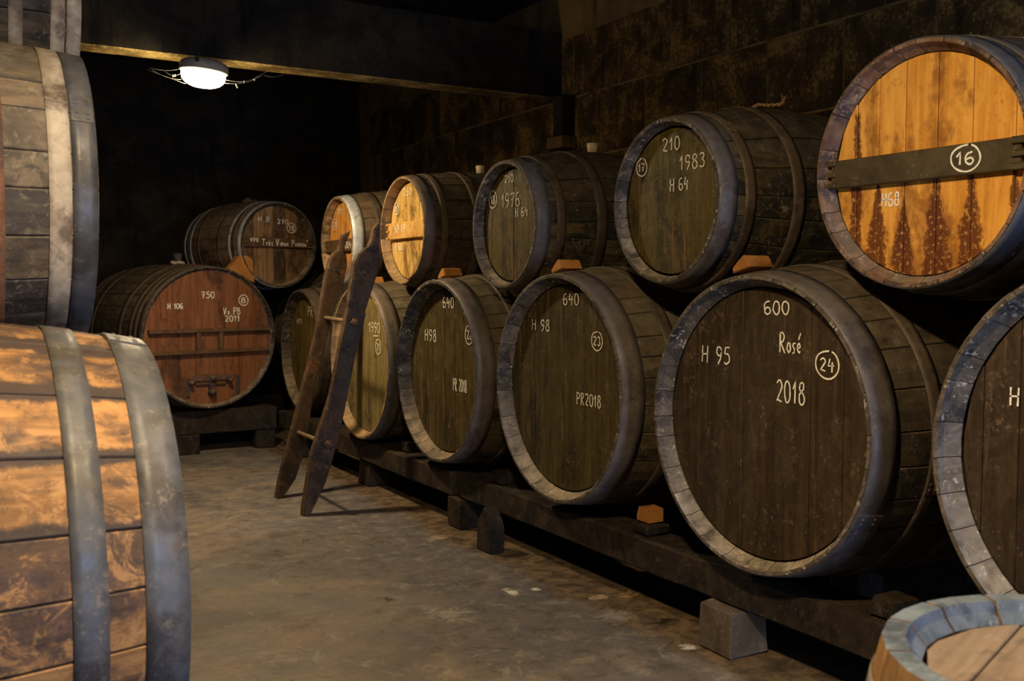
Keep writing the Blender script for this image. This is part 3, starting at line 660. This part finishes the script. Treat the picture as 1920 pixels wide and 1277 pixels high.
# ------------------------------------------------------------------ casks
for i, (label, key, x, y, zc, rh, rb, L_, phi, P) in enumerate(BL):
    grp = None
    nm = 'cask' if rb > .4 else 'barrel'
    root, A, X0 = barrel(nm, label, x, y, zc, rh, rb, L_, phi, P, seed=i * 17)
    if key == 'R750':
        xs = X0 + P['recess']
        def hb(u0, u1, v0, v1, d=.034): return boxbm(xs - d, xs - .0015, -u1, -u0, A + v0, A + v1, bev=.003)
        for (v0, v1) in ((.036, .062), (-.108, -.084)): obj('ledge', hb(-.432, .432, v0, v1, .04), bar_brown, root)
        for u in (-.090, .072): obj('ledge_divider', hb(u - .014, u + .014, -.083, .035), bar_brown, root)
        h = obj('hatch', prism([(-.10, A - .325), (-.13, A - .27), (-.12, A - .255), (.11, A - .25), (.14, A - .27), (.11, A - .32)], xs - .022, xs - .0015, 'X', bev=.003), bar_brown, root)
        obj('clamp_bar', rough_box(xs - .034, xs - .0225, -.14, .15, A - .295, A - .262, cut=.04, amp=.003, bev=.004, seed=6), hoop_rust, h)
        for (u, v, r_) in ((0, -.275, .022), (0, -.375, .024), (-.15, -.30, .016), (.13, -.30, .016)):
            bm = bmesh.new(); lathe(bm, [(.001, xs - .06), (r_ * .7, xs - .058), (r_, xs - .045), (r_, xs - .0015)], 10, 'X', (0, -u, A + v)); obj('bolt', bm, hoop_brown, root)
        obj('drain_spout', prism([(-.016, A - .39), (-.02, A - .30), (.02, A - .30), (.016, A - .39)], xs - .035, xs - .0015, 'X', bev=.004), MAT_BUNG_D, root)
        for u in (-.16, .20): obj('strap', hb(u - .012, u + .012, -.40, -.27, .012), MAT_BUNG_D, root)
        bm = bmesh.new(); lathe(bm, [(.001, 2 * A - .01), (.032, 2 * A - .01), (.026, 2 * A + .03), (.034, 2 * A + .075), (.001, 2 * A + .08)], 16, 'Z', (X0 + .5, 0, 0)); obj('bung', bm, MAT_BUNG_D, root)
        bm = bmesh.new(); rnd = random.Random(4)
        for _ in range(16):
            aa = rnd.uniform(0, 2 * PI); rr = rnd.uniform(.03, .06)
            c = Vector((X0 + .5 + rr * math.cos(aa), rr * math.sin(aa), 2 * A + rnd.uniform(0, .014)))
            r = bmesh.ops.create_icosphere(bm, subdivisions=1, radius=rnd.uniform(.014, .022))
            for v in r['verts']: v.co = c + Vector((v.co.x * 1.3, v.co.y, v.co.z * .7))
        obj('sacking', bm, plain('sacking', (.55, .46, .32), .95), root)
    if key == 'T28':
        bm = bmesh.new(); rnd = random.Random(8)
        for _ in range(7):
            c = Vector((X0 + .45 + rnd.uniform(-.06, .06), rnd.uniform(-.05, .05), 2 * A + rnd.uniform(0, .01)))
            r = bmesh.ops.create_icosphere(bm, subdivisions=1, radius=rnd.uniform(.012, .02))
            for v in r['verts']: v.co = c + Vector((v.co.x * 1.4, v.co.y, v.co.z * .7))
        obj('sacking', bm, plain('sacking_dark', (.16, .12, .07), .95), root)

# small cask standing upright at the lower right corner
PU = dict(stave=stave_amber, rim=rim_daylit_blue, head=head_taupe, staves=15, hoops=[(.05, .085, hoop_slate), (.14, .18, hoop_slate)], recess=.030, ring=.058, lip=.030, groove=.003, thick=.03, spin=20)
barrel('upright_cask', 'small upright cask, rim tinted blue for daylight, in the lower right corner', 1.262, .665, .68, .268, .31, .68, 0, PU, upright=True, seed=91)

# ------------------------------------------------------------------ racks, blocks, chocks
def thing_box(name, label, cat, args, mat, group=None, **k):
    o = obj(name, rough_box(*args, **k), mat); tag(o, label, cat, group); return o
RT = .262
thing_box('rail', 'long dark timber rail under the near big casks', 'beam', (2.13, 2.28, 0.3, 4.10, .150, RT), old_wood, cut=.16, amp=.004, seed=21)
thing_box('rail', 'dark timber rail under the far casks of the lower row', 'beam', (2.11, 2.26, 4.16, 6.85, .150, RT), old_wood, cut=.16, amp=.004, seed=22)
thing_box('rail', 'rear timber rail under the lower row, against the wall side', 'beam', (2.88, 3.02, 0.3, 6.95, .12, RT), old_wood, cut=.3, seed=23)
thing_box('rail', 'thick timber rail across the far end under the reddish cask', 'beam', (.55, 2.10, 6.86, 7.01, .135, .296), old_wood, cut=.12, amp=.005, seed=24)
thing_box('rail', 'rear timber rail under the reddish cask at the far end', 'beam', (.55, 3.2, 7.72, 7.85, .12, .285), old_wood, cut=.3, seed=25)
stone = wallmat('stone_block', (.085, .062, .042), (.15, .115, .08), (.26, .21, .15), .5)
def sb(label, x0, x1, y0, y1, z1, seed, mat=stone, taper=.06, name='support_block'):
    o = obj(name, rough_box(x0, x1, y0, y1, 0, z1, cut=.05, amp=.004, bev=.008, seed=seed, taper=taper), mat); tag(o, label, 'block'); return o
sb('pale stone block under the rail below the circled 24 cask', 2.08, 2.24, 2.21, 2.37, .147, 31, taper=.08)
sb('brown block under the rail below the circled 22 cask', 2.11, 2.27, 4.07, 4.20, .147, 32, old_wood)
sb('small block at the rail end beside the pointed feet of the runners', 2.12, 2.27, 5.22, 5.38, .147, 33, old_wood, .15)
sb('block under the far end of the lower row rail', 2.12, 2.26, 6.35, 6.5, .147, 34, old_wood)
sb('block under the near end of the long rail', 2.12, 2.27, .45, .62, .147, 35, old_wood)
for i, yy in enumerate((.5, 2.4, 4.3, 6.5)):
    o = sb('block under the rear rail of the lower row', 2.88, 3.02, yy, yy + .15, .118, 36 + i, old_wood); o['group'] = 'blocks under the rear rail'
sb('low wooden block under the left end of the far rail', 1.36, 1.56, 6.84, 6.99, .133, 51, old_wood, 0)
sb('block under the right end of the far rail', 1.95, 2.09, 6.87, 7.0, .133, 52, old_wood, 0)
sb('block under the hidden left end of the far rail', .58, .75, 6.87, 7.0, .133, 53, old_wood, 0)
for xx in (.7, 2.9):
    o = sb('block under the rear rail at the far end', xx, xx + .16, 7.72, 7.85, .118, 54, old_wood, 0); o['group'] = 'blocks under the far rear rail'
# pointed stake below the rail
bm = prism([(3.63, 0), (3.625, .11), (3.64, .14), (3.69, .195), (3.735, .14), (3.75, .11), (3.755, 0)], 2.03, 2.10, 'X', bev=.005)
tag(obj('pointed_stake', bm, old_wood), 'short pointed wooden stake standing before the rail under the circled 23 cask', 'stake')
# left stack supports
for (x0, x1, t_) in ((.02, .16, 'front'), (-.62, -.48, 'rear')):
    thing_box('rail', '%s timber rail under the left stack' % t_, 'beam', (x0, x1, 1.5, 3.9, 0, .112), old_wood, cut=.3, seed=26)
tag(obj('packing_timber', rough_box(.02, .14, 4.05, 4.2, 0, 1.0, cut=.3, seed=27), old_wood), 'upright timber behind the left stack', 'post')
# chocks on the rail
chm = prism([(-.045, 0), (-.045, .050), (.030, .054), (.045, .02), (.045, 0)], -.045, .045, 'X', bev=.003)
me = bpy.data.meshes.new('chock'); chm.to_mesh(me); chm.free()
me_d = me.copy(); me.materials.append(raw_wood); me_d.materials.append(old_wood)
for (yy, mt, lb) in ((1.72, me_d, 'dark wooden chock on the rail just right of the big Rosé cask'), (2.76, me, 'bright orange chock on the rail, left of the big Rosé cask'),
                     (3.80, me_d, 'dark chock on the rail behind the short pointed stake'), (4.80, me_d, 'dark chock on the rail beside the tan rimmed olive cask')):
    if mt is me:
        thing_box('packer', 'dark packing block under the bright orange chock', 'block', (2.15, 2.25, yy - .05, yy + .05, RT + .005, RT + .042), old_wood, seed=77)
        o = obj('chock', mt, None, None, (2.20, yy, RT + .047)); o.scale = (.8, .72, .95)
    else: o = obj('chock', mt, None, None, (2.20, yy, RT + .006))
    tag(o, lb, 'chock')
# wedges between upper and lower row
wm = prism([(.040, -.002), (.038, .014), (.008, .030), (-.018, .040), (-.030, .034), (-.042, -.004)], -.05, .05, 'X', bev=.003)
mw = bpy.data.meshes.new('wedge'); wm.to_mesh(mw); wm.free(); mw.materials.append(raw_wood)
for (yl, zl, rl, dy, lb) in ((2.119, .744, .468, .155, 'orange wedge lying on top of the big Rosé cask'), (3.172, .754, .468, .155, 'orange wedge under the green headed barrel marked 1976'),
                             (4.215, .743, .460, .155, 'orange wedge right below the straw coloured barrel'), (5.183, .725, .450, .17, 'orange wedge under the zinc hooped amber barrel')):
    th_ = math.asin(dy / rl)
    o = obj('wedge', mw, None, None, (2.23, yl + dy + .02, zl + rl * math.cos(th_) + .016)); o.rotation_euler = (-th_ * .8, 0, 0); tag(o, lb, 'wedge')
o = obj('wedge', prism([(-.115, -.03), (-.075, .10), (-.02, .125), (.03, .115), (.10, -.03)], -.04, .04, 'Y', bev=.004), raw_wood, None, (1.895, 6.98, 1.236), (0, math.radians(22), math.radians(12))); tag(o, 'large orange wedge between the reddish cask and the circled 28 barrel', 'wedge')

# ------------------------------------------------------------------ the two hooked runners joined by rungs
rw = wood('runner_wood', (.050, .030, .018), (.092, .056, .034), (.022, .016, .013), .5, speck=.6, speckcol=(.28, .20, .13), grain='N', var=False, rough=.62, streak=.4, streakcol=(.19, .065, .03), bump=.5)
near = [(1.57, 0.0), (1.573, 0.04), (1.619, 0.306), (1.72, 0.589), (1.818, 1.034), (1.853, 1.262), (1.874, 1.306), (1.901, 1.328), (1.936, 1.349), (1.954, 1.39), (1.964, 1.441), (1.987, 1.468), (1.994, 1.442), (1.988, 1.353), (1.993, 1.289), (1.982, 1.225), (1.912, 1.027), (1.909, 1.008), (1.856, 0.805), (1.793, 0.515), (1.758, 0.377), (1.717, 0.241), (1.689, 0.16), (1.636, 0.058), (1.603, 0.0)]
far = [(1.579, 0.0), (1.604, 0.122), (1.648, 0.282), (1.721, 0.536), (1.81, 0.875), (1.843, 1.038), (1.87, 1.189), (1.9, 1.299), (1.927, 1.333), (1.950, 1.344), (1.960, 1.389), (1.985, 1.431), (2.018, 1.453), (2.006, 1.427), (1.988, 1.39), (1.976, 1.341), (1.99, 1.314), (1.994, 1.259), (1.971, 1.148), (1.911, 0.996), (1.866, 0.832), (1.799, 0.587), (1.746, 0.273), (1.687, 0.1), (1.631, 0.023), (1.603, 0.0)]
lad = empty('cask_skid', (1.60, 4.97, 0)); tag(lad, 'dark wooden cask skid, two pointed runners with hooked tops and two round rungs', 'skid')
def sh(poly): return [(p[0] - 1.60, p[1]) for p in poly]
s1 = obj('runner', prism(sh(near), 4.71 - 4.97, 4.768 - 4.97, 'Y', bev=.006), rw, lad)
s2 = obj('runner', prism(sh(far), 5.18 - 4.97, 5.238 - 4.97, 'Y', bev=.006), rw, lad)
strap = [(1.722, .585), (1.818, 1.018), (1.909, 1.006), (1.888, .93), (1.853, .80), (1.800, .575)]
obj('iron_strap', prism(sh(strap), 4.7055 - 4.97, 4.7095 - 4.97, 'Y', bev=.001), wood('strap_iron', (.036, .026, .019), (.062, .046, .034), (.018, .014, .011), .4, speck=.5, speckcol=(.24, .18, .12), grain='N', var=False, rough=.6, bump=.3), s1)
for (x, z, y0, xf, zf) in ((1.845, .965, 4.71, 1.868, .975), (1.70, .355, 4.71, 1.705, .352)):
    bm = bmesh.new(); tube(bm, [(x - 1.60, 4.700 - 4.97, z), (xf - 1.60, 5.25 - 4.97, zf)], .011, 12)
    obj('rung', bm, plain('rung_wood', (.20, .14, .075), .5), lad)
    bm = bmesh.new(); tube(bm, [(x - 1.60, 4.688 - 4.97, z), (x - 1.60, 4.7050 - 4.97, z)], [.019, .023], 6)
    tube(bm, [(x - 1.60, 4.672 - 4.97, z), (x - 1.60, 4.688 - 4.97, z)], .011, 8)
    obj('bolt', bm, hoop_rust, s1)
bm = bmesh.new(); tube(bm, [(1.925 - 1.60, 5.175 - 4.97, 1.235), (1.925 - 1.60, 5.182 - 4.97, 1.235)], .009, 8); obj('nail', bm, MAT_BUNG_D, s2)

# ------------------------------------------------------------------ lamps
def lamp(loc, label, energy, tilt=0.09):
    r = empty('bulkhead_lamp', loc, (0, tilt, -.5)); tag(r, label, 'lamp')
    bm = bmesh.new(); lathe(bm, [(.001, .062), (.085, .060), (.108, .050), (.116, .038), (.1175, .008), (.110, .004), (.100, .004)], 40); obj('lamp_housing', bm, plain('lamp_plastic', (.40, .34, .25), .5), r)
    bm = bmesh.new(); rings = lathe(bm, [(.104, .004), (.106, -.012), (.100, -.034), (.082, -.052), (.055, -.063), (.025, -.068), (.002, -.069)], 40)
    obj('lamp_glass', bm, plain('lamp_glow', (.9, .85, .7), .4, 0, (1.0, .90, .62), 30.0), r)
    bm = bmesh.new(); c0 = [(.0, -.119, .034), (.0, -.121, .062), (.004, -.118, .10), (.012, -.10, .2), (.008, -.09, .35), (.0, -.085, .76)]
    tube(bm, c0, [.010, .006, .0035, .003, .003, .003], 8); obj('lamp_cord', bm, plain('cord_black', (.012, .011, .010), .5), r)
    l = light('lamp_light', 'AREA', (0, 0, -.075), energy, WARM, shape='DISK', size=.17); l.parent = r
    l2 = light('lamp_side_light', 'POINT', (0, 0, -.115), energy * .35, WARM, shadow_soft_size=.03); l2.parent = r
    return r
lamp(LAMP, 'glowing round white bulkhead lamp hanging on a black cord before the beam', E_LAMP)
lamp(LAMP2, 'second bulkhead lamp hanging over the near end of the aisle, above the photo', E_LAMP2, 0)

# ------------------------------------------------------------------ rope ends, cobwebs
ropem = plain('rope_straw', (.42, .26, .12), .9)
def rope(label, pts, r=.007):
    bm = bmesh.new(); pts = [Vector(p) for p in pts]; fine = []
    for a, b in zip(pts, pts[1:]):
        for i in range(8): fine.append(a.lerp(b, i / 8))
    fine.append(pts[-1])
    for ph in (0, PI):
        tube(bm, [p + Vector((math.sin(i * .9 + ph), math.cos(i * .9 + ph), math.cos(i * .9 + ph + .5))) * r * .5 for i, p in enumerate(fine)], r * .62, 5)
    for e in (fine[0], fine[-1]):
        for k in range(5):
            a = k * 1.3; tube(bm, [e, e + Vector((.006 * math.cos(a), .012 * math.sin(a), .018 + .006 * (k % 3)))], [.004, .001], 4)
    return tag(obj('rope', bm, ropem), label, 'rope')
rope('frayed straw rope lying on top of the circled 17 barrel', [(2.60, 2.75, 1.790), (2.605, 2.71, 1.792), (2.61, 2.67, 1.806), (2.62, 2.63, 1.798), (2.63, 2.58, 1.794), (2.62, 2.555, 1.798)])
rope('thin straw rope end on top of the circled 16 barrel', [(2.48, 1.72, 1.812), (2.52, 1.68, 1.818), (2.58, 1.64, 1.820), (2.66, 1.60, 1.818), (2.72, 1.57, 1.816)], .006)
web = bmesh.new(); rnd = random.Random(5)
lx, ly, lz = LAMP
def strand(p0, p1, sag=.02, r=.0007):
    p0, p1 = Vector(p0), Vector(p1)
    tube(web, [p0.lerp(p1, i / 6) + Vector((0, 0, -sag * math.sin(PI * i / 6))) for i in range(7)], r, 3)
ux, uy = .8616, -.5075
def lp(u, z): return (lx + ux * u, ly + uy * u, lz + z)
for (a, b, s) in ((lp(-.11, -.03), lp(-.27, .03), .015), (lp(-.09, -.05), lp(-.28, .02), .0), (lp(-.11, 0), lp(-.20, .02), .02), (lp(-.27, .03), lp(-.12, .02), .01), (lp(.09, -.045), lp(.29, -.01), .02),
                  (lp(.10, -.03), lp(.24, -.03), .01), (lp(.24, -.03), lp(.33, .02), .0), (lp(.30, -.01), lp(.40, .0), .012), (lp(.17, -.05), lp(.20, -.035), 0)):
    strand(a, b, s)
for (u, z) in ((.16, -.055), (.165, -.065), (.25, -.03), (-.14, -.01), (-.15, -.012), (.20, -.04)):
    r = bmesh.ops.create_icosphere(web, subdivisions=1, radius=.004)
    for v in r['verts']: v.co = Vector(lp(u, z)) + Vector((v.co.x, v.co.y, v.co.z * 1.8))
o = obj('cobweb', web, plain('cobweb_silk', (.55, .50, .38), .8)); tag(o, 'dusty cobweb strands strung from both sides of the glowing lamp', 'cobweb'); o['kind'] = 'stuff'
